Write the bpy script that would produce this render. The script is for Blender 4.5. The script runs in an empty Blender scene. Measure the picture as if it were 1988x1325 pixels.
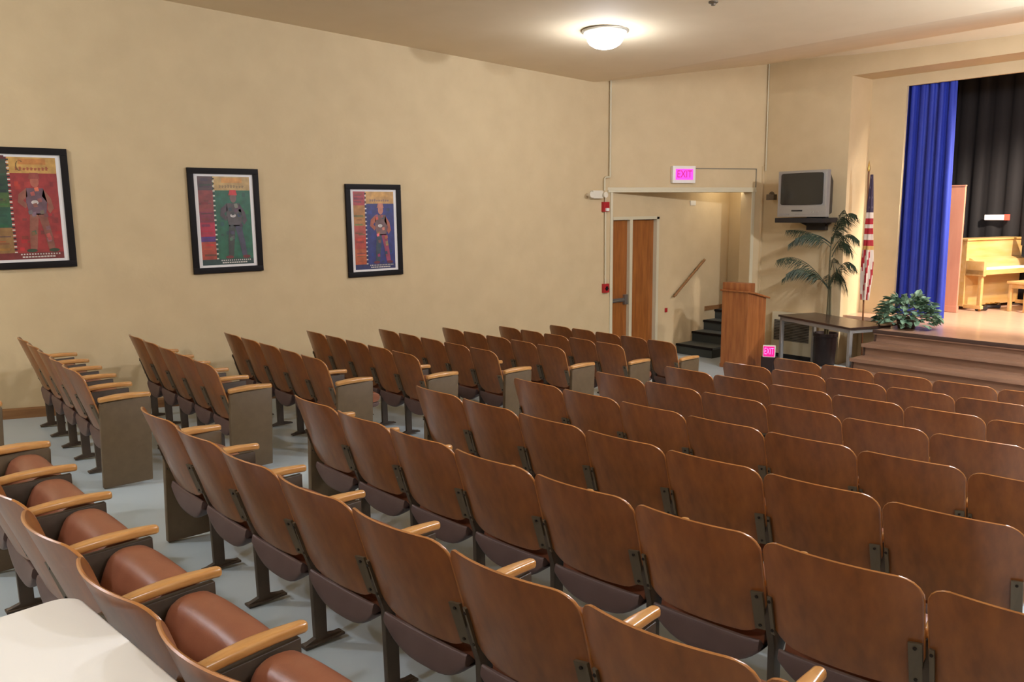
import bpy, bmesh, math, random
from mathutils import Vector, Matrix
random.seed(7)
PI = math.pi
sc = bpy.context.scene
C = sc.collection

# ------------------------------------------------------------------ camera
def make_camera():
    a, b, c = 0.8756, 0.1591, -0.0107
    f = Vector((-math.sin(a)*math.cos(b), math.cos(a)*math.cos(b), -math.sin(b)))
    r = Vector((math.cos(a), math.sin(a), 0)); u = r.cross(f)
    R = r*math.cos(c)+u*math.sin(c); U = -r*math.sin(c)+u*math.cos(c)
    cd = bpy.data.cameras.new('camera'); co = bpy.data.objects.new('camera', cd); C.objects.link(co)
    cd.sensor_width = 36; cd.lens = 36*1575.23/1988; cd.clip_start = .02; cd.clip_end = 200
    M = Matrix((( R.x, U.x, -f.x, 8.7963), (R.y, U.y, -f.y, .3486), (R.z, U.z, -f.z, 1.9088), (0, 0, 0, 1)))
    co.matrix_world = M
    sc.camera = co
make_camera()
# ------------------------------------------------------------------ world, exposure
w = bpy.data.worlds.new('world'); sc.world = w; w.use_nodes = True
w.node_tree.nodes['Background'].inputs[0].default_value = (1, .86, .68, 1)
w.node_tree.nodes['Background'].inputs[1].default_value = .004
vs = sc.view_settings
vs.view_transform = 'Standard'; vs.look = 'None'; vs.exposure = 0.0; vs.gamma = 1; vs.use_curve_mapping = False
LAMPS = [(2.25, 7.2, 30), (2.6, -1.4, 205), (6.9, -1.6, 150), (11.2, 2.6, 150), (7.8, 6.4, 290), (7.3, 9.0, 560)]
WARM = (.93, 1.0, 1.16)

# ------------------------------------------------------------------ materials
def rgb(r, g, b):
    f = lambda v: ((v/255+.055)/1.055)**2.4 if v > 10 else v/255/12.92
    return (f(r), f(g), f(b), 1)
def mat(name, col, rough=.6, metal=0, noise=None, emit=None, bump=0, bscale=60, coat=0, spec=.5, attr=False, rand=0, translucent=0):
    m = bpy.data.materials.new(name); m.use_nodes = True; nt = m.node_tree; B = nt.nodes['Principled BSDF']
    N = nt.nodes.new; L = nt.links.new
    B.inputs['Roughness'].default_value = rough; B.inputs['Metallic'].default_value = metal
    B.inputs['Specular IOR Level'].default_value = spec
    B.inputs['Coat Weight'].default_value = coat; B.inputs['Coat Roughness'].default_value = .15
    tc = N('ShaderNodeTexCoord'); src = None
    if attr:
        at = N('ShaderNodeAttribute'); at.attribute_name = 'Col'; src = at.outputs['Color']
    if noise:
        col2, scale, stretch, detail = noise
        mp = N('ShaderNodeMapping'); mp.inputs['Scale'].default_value = stretch
        nz = N('ShaderNodeTexNoise'); nz.inputs['Scale'].default_value = scale; nz.inputs['Detail'].default_value = detail
        rp = N('ShaderNodeValToRGB'); rp.color_ramp.elements[0].position = .3; rp.color_ramp.elements[1].position = .7
        rp.color_ramp.elements[0].color = col2; rp.color_ramp.elements[1].color = col
        L(tc.outputs['Object'], mp.inputs['Vector']); L(mp.outputs['Vector'], nz.inputs['Vector']); L(nz.outputs['Fac'], rp.inputs['Fac'])
        if attr:
            mx = N('ShaderNodeMix'); mx.data_type = 'RGBA'; mx.blend_type = 'MULTIPLY'; mx.inputs['Factor'].default_value = 1
            L(src, mx.inputs['A']); L(rp.outputs['Color'], mx.inputs['B']); src = mx.outputs['Result']
        else: src = rp.outputs['Color']
    if rand and src:
        oi = N('ShaderNodeObjectInfo'); mr = N('ShaderNodeMapRange'); mr.inputs['To Min'].default_value = 1-rand; mr.inputs['To Max'].default_value = 1+rand
        hs = N('ShaderNodeHueSaturation'); L(oi.outputs['Random'], mr.inputs['Value']); L(mr.outputs['Result'], hs.inputs['Value']); L(src, hs.inputs['Color']); src = hs.outputs['Color']
    if src: L(src, B.inputs['Base Color'])
    else: B.inputs['Base Color'].default_value = col
    if bump:
        n2 = N('ShaderNodeTexNoise'); n2.inputs['Scale'].default_value = bscale; n2.inputs['Detail'].default_value = 3
        bp = N('ShaderNodeBump'); bp.inputs['Strength'].default_value = bump; bp.inputs['Distance'].default_value = .01
        L(tc.outputs['Object'], n2.inputs['Vector']); L(n2.outputs['Fac'], bp.inputs['Height']); L(bp.outputs['Normal'], B.inputs['Normal'])
    if emit:
        B.inputs['Emission Color'].default_value = emit[0]; B.inputs['Emission Strength'].default_value = emit[1]
    return m
M = {}
M['wall'] = mat('cream_plaster', rgb(206,182,140), .75, noise=(rgb(199,175,134), 3, (1,1,1), 4), bump=.15, bscale=25)
M['ceiling'] = mat('ceiling_plaster', rgb(234,213,178), .8, noise=(rgb(229,208,172), 2, (1,1,1), 3))
M['floor'] = mat('pale_vinyl_floor', rgb(186,198,202), .36, noise=(rgb(174,187,190), 1.2, (1,1,1), 6))
M['ply'] = mat('plywood_back', rgb(143,84,35), .36, noise=(rgb(116,65,25), 4, (5,5,1.2), 5), rand=.10, coat=.3, spec=.5)
M['plyedge'] = mat('plywood_edge', rgb(180,120,64), .28, noise=(rgb(164,106,52), 8, (1,1,6), 3), coat=.4)
M['arm'] = mat('maple_armrest', rgb(202,150,88), .28, noise=(rgb(186,130,70), 6, (12,1.5,12), 4), rand=.06, coat=.4)
M['vinyl'] = mat('brown_vinyl', rgb(140,86,60), .38, noise=(rgb(128,76,52), 12, (1,1,1), 3), bump=.05, bscale=200)
M['pan'] = mat('seat_pan', rgb(92,70,64), .5, noise=(rgb(84,62,56), 8, (1,1,1), 2))
M['steel'] = mat('painted_standard', rgb(98,79,54), .5, noise=(rgb(90,72,48), 20, (1,1,1), 3))
M['steeldark'] = mat('dark_standard', rgb(70,56,42), .5, noise=(rgb(62,49,36), 20, (1,1,1), 3))
M['bracket'] = mat('grey_bracket', rgb(96,82,62), .5, .1)
M['screw'] = mat('dark_screw', rgb(48,38,30), .4, .5)
M['black'] = mat('black_frame', rgb(20,14,12), .6, spec=.2)
M['white'] = mat('white_paper', rgb(226,220,214), .5)
M['art'] = mat('poster_print', (1,1,1,1), .45, attr=True, noise=((.62,.6,.55,1), 14, (1,1,1), 6))
M['trim'] = mat('painted_trim', rgb(204,192,160), .5)
M['basewood'] = mat('wood_baseboard', rgb(150,108,66), .45, noise=(rgb(128,88,50), 4, (8,.8,8), 4))
M['door'] = mat('oak_door', rgb(160,96,40), .4, noise=(rgb(132,74,28), 4, (6,6,.7), 5), coat=.15)
M['oak'] = mat('oak_lectern', rgb(168,104,52), .5, noise=(rgb(136,76,34), 4, (5,5,.6), 5), coat=.15)
M['chrome'] = mat('brushed_metal', rgb(150,148,142), .35, .8)
M['greymetal'] = mat('grey_leg_metal', rgb(150,146,140), .45, .3)
M['red'] = mat('fire_alarm_red', rgb(170,30,34), .4)
M['lens'] = mat('frosted_lens', rgb(225,220,210), .3)
M['plastic'] = mat('cream_plastic', rgb(222,212,190), .45)
M['whiteplastic'] = mat('white_plastic', rgb(236,228,218), .4)
M['pink'] = mat('exit_pink_glow', rgb(220,60,180), .5, emit=(rgb(255,70,205), .95))
M['pinkhot'] = mat('exit_magenta_glow', rgb(70,0,36), .5, emit=(rgb(255,0,140), 1.1))
M['pinkpale'] = mat('exit_letter_glow', rgb(255,180,240), .5, emit=(rgb(255,70,180), 1.0))
M['pinkdark'] = mat('exit_letter_magenta', rgb(170,20,120), .5, emit=(rgb(190,20,130), .55))
M['silver'] = mat('silver_tv', rgb(160,154,144), .38, .35)
M['screen'] = mat('tv_glass', rgb(26,28,28), .12, coat=.6)
M['blackplastic'] = mat('black_plastic', rgb(28,24,24), .5)
M['tabletop'] = mat('dark_laminate', rgb(62,44,36), .3, noise=(rgb(52,36,30), 3, (1,8,1), 4), coat=.2)
M['whitetable'] = mat('white_laminate', rgb(238,234,226), .4)
M['leaf'] = mat('palm_green', rgb(62,76,54), .5, noise=(rgb(46,60,44), 6, (1,1,1), 2))
M['stem'] = mat('palm_stem', rgb(92,84,56), .6)
M['pot'] = mat('dark_pot', rgb(44,28,26), .5)
M['soil'] = mat('soil', rgb(40,30,24), .9)
M['ivy'] = mat('variegated_leaf', rgb(150,182,150), .45, noise=(rgb(34,66,46), 9, (1,1,1), 2))
M['blue'] = mat('blue_velvet', rgb(38,56,160), .7, noise=(rgb(30,44,136), 4, (3,3,.3), 3))
M['blackdrape'] = mat('black_drape', rgb(30,25,23), .85)
M['stagewood'] = mat('stage_floor_wood', rgb(206,166,138), .32, noise=(rgb(194,152,122), 3, (.6,8,1), 4), coat=.3)
M['stepwood'] = mat('stage_front_wood', rgb(146,112,88), .5, noise=(rgb(128,96,74), 3, (.7,6,6), 4))
M['nosing'] = mat('dark_nosing', rgb(64,44,34), .5)
M['peach'] = mat('peach_panel', rgb(206,142,112), .5, noise=(rgb(196,130,102), 3, (4,4,.6), 3))
M['piano'] = mat('blond_piano', rgb(212,172,116), .35, noise=(rgb(204,156,82), 3, (.6,4,4), 3), coat=.3)
M['keys'] = mat('piano_keys', rgb(240,234,220), .3)
M['stair'] = mat('dark_stair_rubber', rgb(52,56,52), .6)
M['stairtread'] = mat('grey_stair_tread', rgb(84,90,88), .55)
M['glow'] = mat('lamp_glass', (1,1,1,1), .4, emit=((1,.97,.90,1), 6))
M['ring'] = mat('lamp_ring', rgb(190,184,170), .4, .3)
M['louver'] = mat('vent_grille', rgb(120,112,96), .5)
M['dark'] = mat('dark_recess', rgb(24,20,18), .8)
M['flag'] = mat('flag_cloth', (1,1,1,1), .7, attr=True)
M['brasspole'] = mat('flag_pole_wood', rgb(120,74,40), .35)
M['brass'] = mat('brass', rgb(180,140,70), .3, .8)
M['signglow'] = mat('stage_sign_glow', rgb(255,235,220), .4, emit=(rgb(255,235,220), 1.2))
M['signred'] = mat('stage_sign_red', rgb(240,90,70), .4, emit=(rgb(240,80,60), 1.0))

# ------------------------------------------------------------------ mesh helpers
class MB:
    def __init__(s): s.v = []; s.f = []; s.m = []; s.c = []
    def add(s, vs, fs, mi=0, col=None):
        o = len(s.v); s.v += [tuple(v) for v in vs]
        for f in fs: s.f.append([o+i for i in f]); s.m.append(mi); s.c.append(col or (1,1,1,1))
        return s
    def box(s, x0, x1, y0, y1, z0, z1, mi=0, bev=0, T=None, col=None):
        bm = bmesh.new(); bmesh.ops.create_cube(bm, size=1)
        for v in bm.verts: v.co = Vector((x0+(v.co.x+.5)*(x1-x0), y0+(v.co.y+.5)*(y1-y0), z0+(v.co.z+.5)*(z1-z0)))
        if bev: bmesh.ops.bevel(bm, geom=bm.edges[:], offset=bev, segments=2, affect='EDGES', profile=.7)
        return s.bm(bm, mi, T, col)
    def bm(s, bm, mi=0, T=None, col=None):
        if T is not None: bm.transform(T)
        bm.verts.index_update()
        s.add([v.co[:] for v in bm.verts], [[v.index for v in f.verts] for f in bm.faces], mi, col); bm.free(); return s
    def prism(s, pts, h0, h1, axis='x', mi=0, bev=0, T=None, col=None):
        """closed outline pts (2D) extruded along axis"""
        def P(p, h):
            return {'x': (h, p[0], p[1]), 'y': (p[0], h, p[1]), 'z': (p[0], p[1], h)}[axis]
        bm = bmesh.new(); a = [bm.verts.new(P(p, h0)) for p in pts]; b = [bm.verts.new(P(p, h1)) for p in pts]
        bm.faces.new(a[::-1]); bm.faces.new(b); n = len(pts)
        for i in range(n): bm.faces.new((a[i], a[(i+1)%n], b[(i+1)%n], b[i]))
        bmesh.ops.recalc_face_normals(bm, faces=bm.faces[:])
        if bev:
            es = [e for e in bm.edges if len(e.link_faces) == 2 and e.calc_face_angle() > .5]
            bmesh.ops.bevel(bm, geom=es, offset=bev, segments=3, affect='EDGES', profile=.5)
        return s.bm(bm, mi, T, col)
    def tube(s, pts, r, n=8, mi=0, cap=True, col=None):
        pts = [Vector(p) for p in pts]; rs = r if isinstance(r, (list, tuple)) else [r]*len(pts)
        vs = []; fs = []; up = Vector((0,0,1))
        d0 = (pts[1]-pts[0]).normalized(); side = d0.cross(up) if abs(d0.dot(up)) < .95 else d0.cross(Vector((1,0,0))); side.normalize()
        for i, p in enumerate(pts):
            d = (pts[min(i+1, len(pts)-1)]-pts[max(i-1, 0)]).normalized()
            side = (side-d*side.dot(d)).normalized(); w2 = d.cross(side)
            for k in range(n):
                a = 2*PI*k/n; vs.append(p+(side*math.cos(a)+w2*math.sin(a))*rs[i])
        for i in range(len(pts)-1):
            for k in range(n): fs.append((i*n+k, i*n+(k+1)%n, (i+1)*n+(k+1)%n, (i+1)*n+k))
        if cap: fs.append(tuple(range(n))[::-1]); fs.append(tuple((len(pts)-1)*n+k for k in range(n)))
        return s.add(vs, fs, mi, col)
    def lathe(s, prof, n=32, c=(0,0,0), mi=0, cap=True):
        vs = []; fs = []
        for (r, z) in prof:
            for k in range(n): a = 2*PI*k/n; vs.append((c[0]+r*math.cos(a), c[1]+r*math.sin(a), c[2]+z))
        for i in range(len(prof)-1):
            for k in range(n): fs.append((i*n+k, i*n+(k+1)%n, (i+1)*n+(k+1)%n, (i+1)*n+k))
        if cap: fs.append(tuple(range(n))[::-1]); fs.append(tuple((len(prof)-1)*n+k for k in range(n)))
        return s.add(vs, fs, mi)
    def quad(s, a, b, c, d, mi=0, col=None): return s.add([a,b,c,d], [(0,1,2,3)], mi, col)
    def mesh(s, name, mats, smooth=35, recalc=True):
        me = bpy.data.meshes.new(name); me.from_pydata(s.v, [], s.f)
        for m in (mats if isinstance(mats, (list, tuple)) else [mats]): me.materials.append(m)
        me.polygons.foreach_set('material_index', s.m)
        if any(c != (1,1,1,1) for c in s.c):
            ca = me.color_attributes.new('Col', 'FLOAT_COLOR', 'CORNER'); k = 0
            for p, c in zip(me.polygons, s.c):
                for _ in p.loop_indices: ca.data[k].color = c; k += 1
        me.update()
        if recalc:
            bm = bmesh.new(); bm.from_mesh(me); bmesh.ops.recalc_face_normals(bm, faces=bm.faces[:]); bm.to_mesh(me); bm.free()
        if smooth:
            me.polygons.foreach_set('use_smooth', [True]*len(me.polygons))
            me.set_sharp_from_angle(angle=math.radians(smooth))
        return me
    def obj(s, name, mats, parent=None, smooth=35, recalc=True, loc=None, rz=0):
        o = bpy.data.objects.new(name, s.mesh(name, mats, smooth, recalc)); C.objects.link(o)
        if parent: o.parent = parent
        if loc: o.location = loc
        if rz: o.rotation_euler.z = rz
        return o
def tag(o, label, cat, group=None):
    o['label'] = label; o['category'] = cat
    if group: o['group'] = group
    return o
def thing(name, label, cat, loc=(0,0,0), rz=0, group=None):
    o = bpy.data.objects.new(name, None); C.objects.link(o); o.empty_display_size = .1
    o.location = loc; o.rotation_euler.z = rz
    return tag(o, label, cat, group)
def struct(o): o['kind'] = 'structure'; return o
def copy_tree(o, parent=None):
    c = o.copy(); C.objects.link(c); c.parent = parent
    for ch in o.children: copy_tree(ch, c)
    return c
def text_mb(s, size, depth, T, mi=0, mb=None, sx=1):
    cu = bpy.data.curves.new('t', 'FONT'); cu.body = s; cu.size = size; cu.align_x = 'CENTER'; cu.align_y = 'CENTER'; cu.extrude = depth
    o = bpy.data.objects.new('t', cu); C.objects.link(o)
    me = bpy.data.meshes.new_from_object(o.evaluated_get(bpy.context.evaluated_depsgraph_get()))
    bm = bmesh.new(); bm.from_mesh(me); bm.transform(Matrix.Diagonal((sx,1,1,1)))
    mb = mb or MB(); mb.bm(bm, mi, T)
    bpy.data.objects.remove(o); bpy.data.curves.remove(cu); bpy.data.meshes.remove(me)
    return mb

# ------------------------------------------------------------------ floor and shell
K = .0814
FZ = -.55
def Z(y): return max(-K*(y-1.63), FZ)
def CZ(y):   # underside of the ceiling
    base = 4.159-.0403*y
    if y > 9.3:
        t = min(1, (y-9.3)/3.1); base = 3.784+.44*t+.0*t
    return base
XR_, YB = 14.0, -5.0
m = MB()
ys = [YB, 8.387, 13.2]
for i in range(2): m.quad((-.3,ys[i],Z(ys[i])), (XR_,ys[i],Z(ys[i])), (XR_,ys[i+1],Z(ys[i+1])), (-.3,ys[i+1],Z(ys[i+1])))
for i in range(2): m.quad((-.3,ys[i],Z(ys[i])-.2), (XR_,ys[i],Z(ys[i])-.2), (XR_,ys[i+1],Z(ys[i+1])-.2), (-.3,ys[i+1],Z(ys[i+1])-.2))
struct(m.obj('floor', M['floor'], smooth=0, recalc=False))
m = MB(); yc = [YB]+[9.0+.1*i for i in range(35)]
for i in range(len(yc)-1): m.quad((-.1,yc[i],CZ(yc[i])), (-.1,yc[i+1],CZ(yc[i+1])), (XR_,yc[i+1],CZ(yc[i+1])), (XR_,yc[i],CZ(yc[i])))
o = struct(m.obj('ceiling', M['ceiling'], smooth=60, recalc=False))
# left wall (inner face x = 0), continued beyond the splayed wall with the double door opening
def wall_prism(name, y0, y1, zb, zt, x0=-.14, x1=0):
    mb = MB(); n = 12 if zt is None else 1
    pts = [(y0, zb if zb is not None else Z(y0)-.05)]
    if zb is None and y0 < 8.387 < y1: pts.append((8.387, FZ-.05))
    pts.append((y1, zb if zb is not None else Z(y1)-.05))
    for i in range(n+1):
        y = y1+(y0-y1)*i/n; pts.append((y, (CZ(y)+.03) if zt is None else zt))
    return mb.prism(pts, x0, x1, 'x')
mb = wall_prism('w', YB, 9.66, None, None)
struct(mb.obj('wall_left', M['wall'], smooth=0))
mb = wall_prism('w', 9.66, 9.72, FZ-.05, 2.5); 
mb2 = wall_prism('w', 10.82, 12.8, FZ-.05, 2.5); mb.add(mb2.v, mb2.f)
mb2 = wall_prism('w', 9.72, 10.82, 1.75, 2.5); mb.add(mb2.v, mb2.f)
struct(mb.obj('wall_vestibule', M['wall'], smooth=0))
# baseboard on the left wall
m = MB(); 
for (ya, yb) in ((YB, 8.387), (8.387, 9.66)):
    pts = []
    m.add([(x,y,Z(y)+z) for y in (ya,yb) for (x,z) in ((0,0),(.018,0),(.018,.085),(.006,.1),(0,.1))], [(0,1,6,5),(1,2,7,6),(2,3,8,7),(3,4,9,8),(0,1,2,3,4),(5,6,7,8,9)])
struct(m.obj('baseboard_left', M['basewood'], smooth=0))
# walls behind and right of the camera
m = MB(); m.box(-.14, XR_, YB-.14, YB, -.1, 4.5); struct(m.obj('wall_back', M['wall'], smooth=0))
m = MB(); m.box(XR_, XR_+.14, YB-.14, 13, -1, 4.6); struct(m.obj('wall_right', M['wall'], smooth=0))

# splayed wall with the vestibule opening: from (0,9.68) to (.94,12.4)
SA = Vector((0, 9.68, 0)); SB = Vector((.94, 12.4, 0)); SL = (SB-SA).length; sd = (SB-SA).normalized(); sn = Vector((sd.y, -sd.x, 0))
def SP(a, d, z): p = SA+sd*a+sn*d; return (p.x, p.y, z)      # along, out from the wall, height
ST = Matrix.Translation(SA) @ Matrix(((sd.x, sn.x, 0, 0), (sd.y, sn.y, 0, 0), (0, 0, 1, 0), (0, 0, 0, 1)))  # local x along, y out
TH = .22
m = MB(); HZ = 2.175
n = 16
prof = [(0, HZ), (SL, HZ)]+[(SL*(1-i/n), CZ(9.68+2.72*(1-i/n))+.03) for i in range(n+1)]
m.prism(prof, -TH, 0, 'y', T=ST)
m.prism([(2.64, FZ-.02), (SL, FZ-.02), (SL, HZ), (2.64, HZ)], -TH-.06, 0, 'y', T=ST)
m.prism([(-.0, FZ-.02), (.05, FZ-.02), (.05, HZ), (0, HZ)], -.1, 0, 'y', T=ST)
struct(m.obj('wall_splay', M['wall'], smooth=0))
m = MB(); m.box(-.04, 2.72, -.02, .03, HZ, HZ+.035, bev=.004, T=ST); m.box(-.04, 2.72, -.03, .016, HZ+.035, HZ+.075, bev=.004, T=ST)
struct(m.obj('trim_1', M['trim'], smooth=0))
m = MB(); m.box(.012, .055, 0, .014, FZ, HZ, T=ST); m.box(2.64, 2.70, 0, .014, FZ, HZ, T=ST)
struct(m.obj('trim_2', M['trim'], smooth=0))
# vestibule far walls and ceiling
m = MB(); m.box(-.14, 1.3, 12.8, 12.9, FZ, 2.6); m.box(.8, .95, 12.35, 12.8, FZ, 2.6)
struct(m.obj('wall_stair', M['wall'], smooth=0))
m = MB(); m.prism([(-.14,9.5), (.0,9.7), (.88,12.5), (.9,12.9), (-.14,12.9)], 2.45, 2.52, 'z'); struct(m.obj('ceiling_vestibule', M['ceiling'], smooth=0))
# front wall with the television, proscenium reveal, back plane, beam
Y1, Y2, XJ = 12.4, 13.02, 2.39
XO = 2.93; ZO = 3.70; ZBM = 3.86; ZS = .235
m = MB(); m.prism([(.9, Y1), (XJ, Y1), (XJ, Y2+.06), (XJ-.14, Y2+.06), (XJ-.14, Y1+.14), (.9, Y1+.14)], FZ-.02, 4.4, 'z')
struct(m.obj('wall_front', M['wall'], smooth=0))
m = MB(); m.box(XJ, XO, Y2, Y2+.06, FZ-.02, ZBM+.05); m.box(XO, XR_, Y2, Y2+.06, ZO, ZBM+.3)
struct(m.obj('wall_proscenium', M['wall'], smooth=0))
m = MB(); m.box(XJ, XR_, Y1, Y2+.06, ZBM, 4.9); struct(m.obj('trim_3', M['wall'], smooth=0))
# light strip (sloping cove) where the ceiling meets the beam
m = MB(); cs = [(1.4, .0), (1.9, .035), (2.4, .075), (3.2, .11), (4.4, .15), (6, .17), (XR_, .17)]; vs = []
for x, h in cs: vs += [(x, Y1-.02-h*1.1, CZ(Y1)+.02), (x, Y1+.02, CZ(Y1)+.02), (x, Y1+.02, CZ(Y1)-h-.0), (x, Y1-.02-h*1.1, CZ(Y1-.02-h*1.1)-.0)]
m.add(vs, [(4*i+a, 4*i+b, 4*i+4+b, 4*i+4+a) for i in range(len(cs)-1) for a, b in ((0,1),(1,2),(2,3),(3,0))]+[(0,1,2,3), tuple(4*(len(cs)-1)+k for k in (3,2,1,0))])
struct(m.obj('trim_4', M['ceiling'], smooth=0))

# ------------------------------------------------------------------ stage
XS0 = 3.49
RIS = [(11.27, ZS), (10.97, .075), (10.67, -.085), (10.37, -.24), (10.07, -.395)]
m = MB(); m.box(XS0, XR_, 11.27, 17.0, ZS-.06, ZS-.004); m.box(XJ, XS0, 12.5, 17, ZS-.06, ZS-.004)
m.box(XS0+.01, XR_, 11.31, 12.5, FZ, ZS-.06, 1)
struct(m.obj('floor_stage', [M['stagewood'], M['stepwood']], smooth=0))
st = thing('stage_steps', 'long brown wooden steps running along the stage front', 'steps', (XS0, 10.6, FZ))
def child(mb, name, mats, par, smooth=35, **k):
    """mb is in world coordinates; parent the mesh keeping them"""
    inv = (Matrix.Translation(par.location) @ Matrix.Rotation(par.rotation_euler.z, 4, 'Z')).inverted()
    mb.v = [tuple(inv @ Vector(v)) for v in mb.v]
    return mb.obj(name, mats, par, smooth, **k)
for i, (y, z) in enumerate(RIS):
    zb = RIS[i+1][1] if i+1 < len(RIS) else FZ
    if i:
        t = MB(); t.box(XS0, XR_-.1, y, y+.34, z-.035, z, bev=.005); child(t, 'tread', M['stepwood'], st)
    t = MB(); t.box(XS0+.01, XR_-.1, y+.035, y+.06, zb, z-.036); child(t, 'riser', M['stepwood'], st)
    t = MB(); t.box(XS0-.002, XR_-.1, y-.018, y+.014, z-.045, z+.004, bev=.006); child(t, 'nosing', M['nosing'] if i == 0 else M['stepwood'], st)
t = MB(); t.prism([(RIS[-1][0]+.03, FZ), (11.3, FZ), (11.3, ZS-.05), (11.28, ZS-.06), (11.27, .04), (10.98, .03), (10.97, -.12), (10.69, -.13), (10.66, -.28), (10.4,-.29), (10.37, -.43), (10.1, -.44)], XS0+.012, XS0+.03, 'x')
child(t, 'stringer', M['nosing'], st)
# stage house
m = MB(); m.box(2.3, 2.44, 13.09, 17, ZS, 5.2); m.box(2.3, XR_, 17, 17.1, ZS, 5.2); struct(m.obj('wall_stage', M['blackdrape'], smooth=0))
m = MB(); m.box(2.3, XR_, 13.09, 17.1, 5.0, 5.1); struct(m.obj('ceiling_stage', M['dark'], smooth=0))

# ------------------------------------------------------------------ drapes
def drape(x0, x1, y, z0, z1, nf, amp, name, matl, label, cat, flare=0, thick=.012, fy=0):
    bm = MB(); nx, nz = nf*10, 16; vs = []; fs = []
    rnd = random.Random(3)
    ph = [rnd.uniform(-.5,.5) for _ in range(nf+2)]
    for j in range(nz+1):
        t = j/nz; z = z0+(z1-z0)*t
        for side in (0, 1):
            for i in range(nx+1):
                s = i/nx; a = s*nf*2*PI; k = min(int(s*nf), nf)
                A = amp*(.7+.3*math.sin(k*2.1+ph[k]))*(1-.25*t)
                x = x0+(x1-x0)*s+flare*(1-t)*s
                vs.append((x+.012*math.sin(a*2+ph[k]), y+A*math.cos(a)+side*thick-fy*(1-t)*s, z))
    n = nx+1
    for j in range(nz):
        for side in (0, 1):
            o = (2*j+side)*n; p = (2*(j+1)+side)*n
            for i in range(nx): fs.append((o+i, o+i+1, p+i+1, p+i))
        for i in (0, nx): fs.append((2*j*n+i, (2*j+1)*n+i, (2*(j+1)+1)*n+i, 2*(j+1)*n+i))
    for j in (0, nz):
        for i in range(nx): fs.append((2*j*n+i, 2*j*n+i+1, (2*j+1)*n+i+1, (2*j+1)*n+i))
    bm.add(vs, fs)
    o = bm.obj(name, matl, smooth=80); return tag(o, label, cat)
drape(2.76, 3.58, 13.17, ZS+.01, 4.1, 6, .05, 'stage_curtain', M['blue'], 'tall pleated blue stage curtain drawn to the left side of the stage', 'curtain', flare=.11, fy=.16)
drape(2.46, 13.5, 16.0, ZS+.01, 4.9, 40, .03, 'backdrop_curtain', M['blackdrape'], 'wide dark pleated backdrop drape behind the piano at the rear of stage', 'curtain')

# ------------------------------------------------------------------ lamps
def make_lamp(x, y, label):
    z = CZ(y)
    t = thing('ceiling_light', label, 'ceiling light', (x, y, z), group='round ceiling lights')
    r = MB(); r.lathe([(.262, 0), (.262, -.012), (.25, -.02), (.236, -.022), (.236, 0)], 40); r.obj('ring', M['ring'], t)
    g = MB(); g.lathe([(.235, -.004), (.236, -.03), (.225, -.06), (.205, -.075), (.196, -.11), (.17, -.145), (.12, -.175), (.06, -.192), (.004, -.197)], 40)
    g.obj('glass_bowl', M['glow'], t)
    return t
for i, (x, y, e) in enumerate(LAMPS):
    lab = ['glowing white bowl ceiling light near the front of the hall',
           'lit bowl ceiling light over the rear left aisle behind the camera', 'lit bowl ceiling light at the rear middle behind the camera',
           'lit bowl ceiling light over the right aisle level with the rear seats', 'lit bowl ceiling light over the front right seats outside the frame', 'lit bowl ceiling light before the stage outside the frame at right'][i]
    make_lamp(x, y, lab)
    ld = bpy.data.lights.new('lamp', 'POINT'); ld.energy = e; ld.color = WARM; ld.shadow_soft_size = .1
    lo = bpy.data.objects.new('lamp', ld); C.objects.link(lo); lo.location = (x, y, CZ(y)-.32)
# vestibule lamp (behind the header)
ld = bpy.data.lights.new('vestibule_lamp', 'POINT'); ld.energy = 6; ld.color = (1, .98, .88); ld.shadow_soft_size = .08
lo = bpy.data.objects.new('vestibule_lamp', ld); C.objects.link(lo); lo.location = (.5, 12.25, 2.3)
# stage lights
def spot(name, loc, target, e, col, ang, blend=.5, size=.15):
    ld = bpy.data.lights.new(name, 'SPOT'); ld.energy = e; ld.color = col; ld.spot_size = math.radians(ang); ld.spot_blend = blend; ld.shadow_soft_size = size
    lo = bpy.data.objects.new(name, ld); C.objects.link(lo); lo.location = loc
    lo.rotation_euler = (Vector(target)-Vector(loc)).to_track_quat('-Z', 'Y').to_euler(); return lo
spot('stage_spot', (6.5, 13.3, 4.7), (4.6, 14.6, .3), 2400, (1, .90, .80), 85)
spot('stage_spot', (5.2, 13.2, 4.7), (4.3, 12.9, .2), 260, (1, .88, .80), 80)
spot('stage_spot', (9.5, 13.6, 4.6), (3.3, 13.4, 1.0), 1100, (1, .88, .82), 40)
spot('beam_spot', (9.0, 11.2, 3.3), (4.0, 12.3, 4.2), 60, (1, .80, .72), 50, .9)

exec_objects = True
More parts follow.
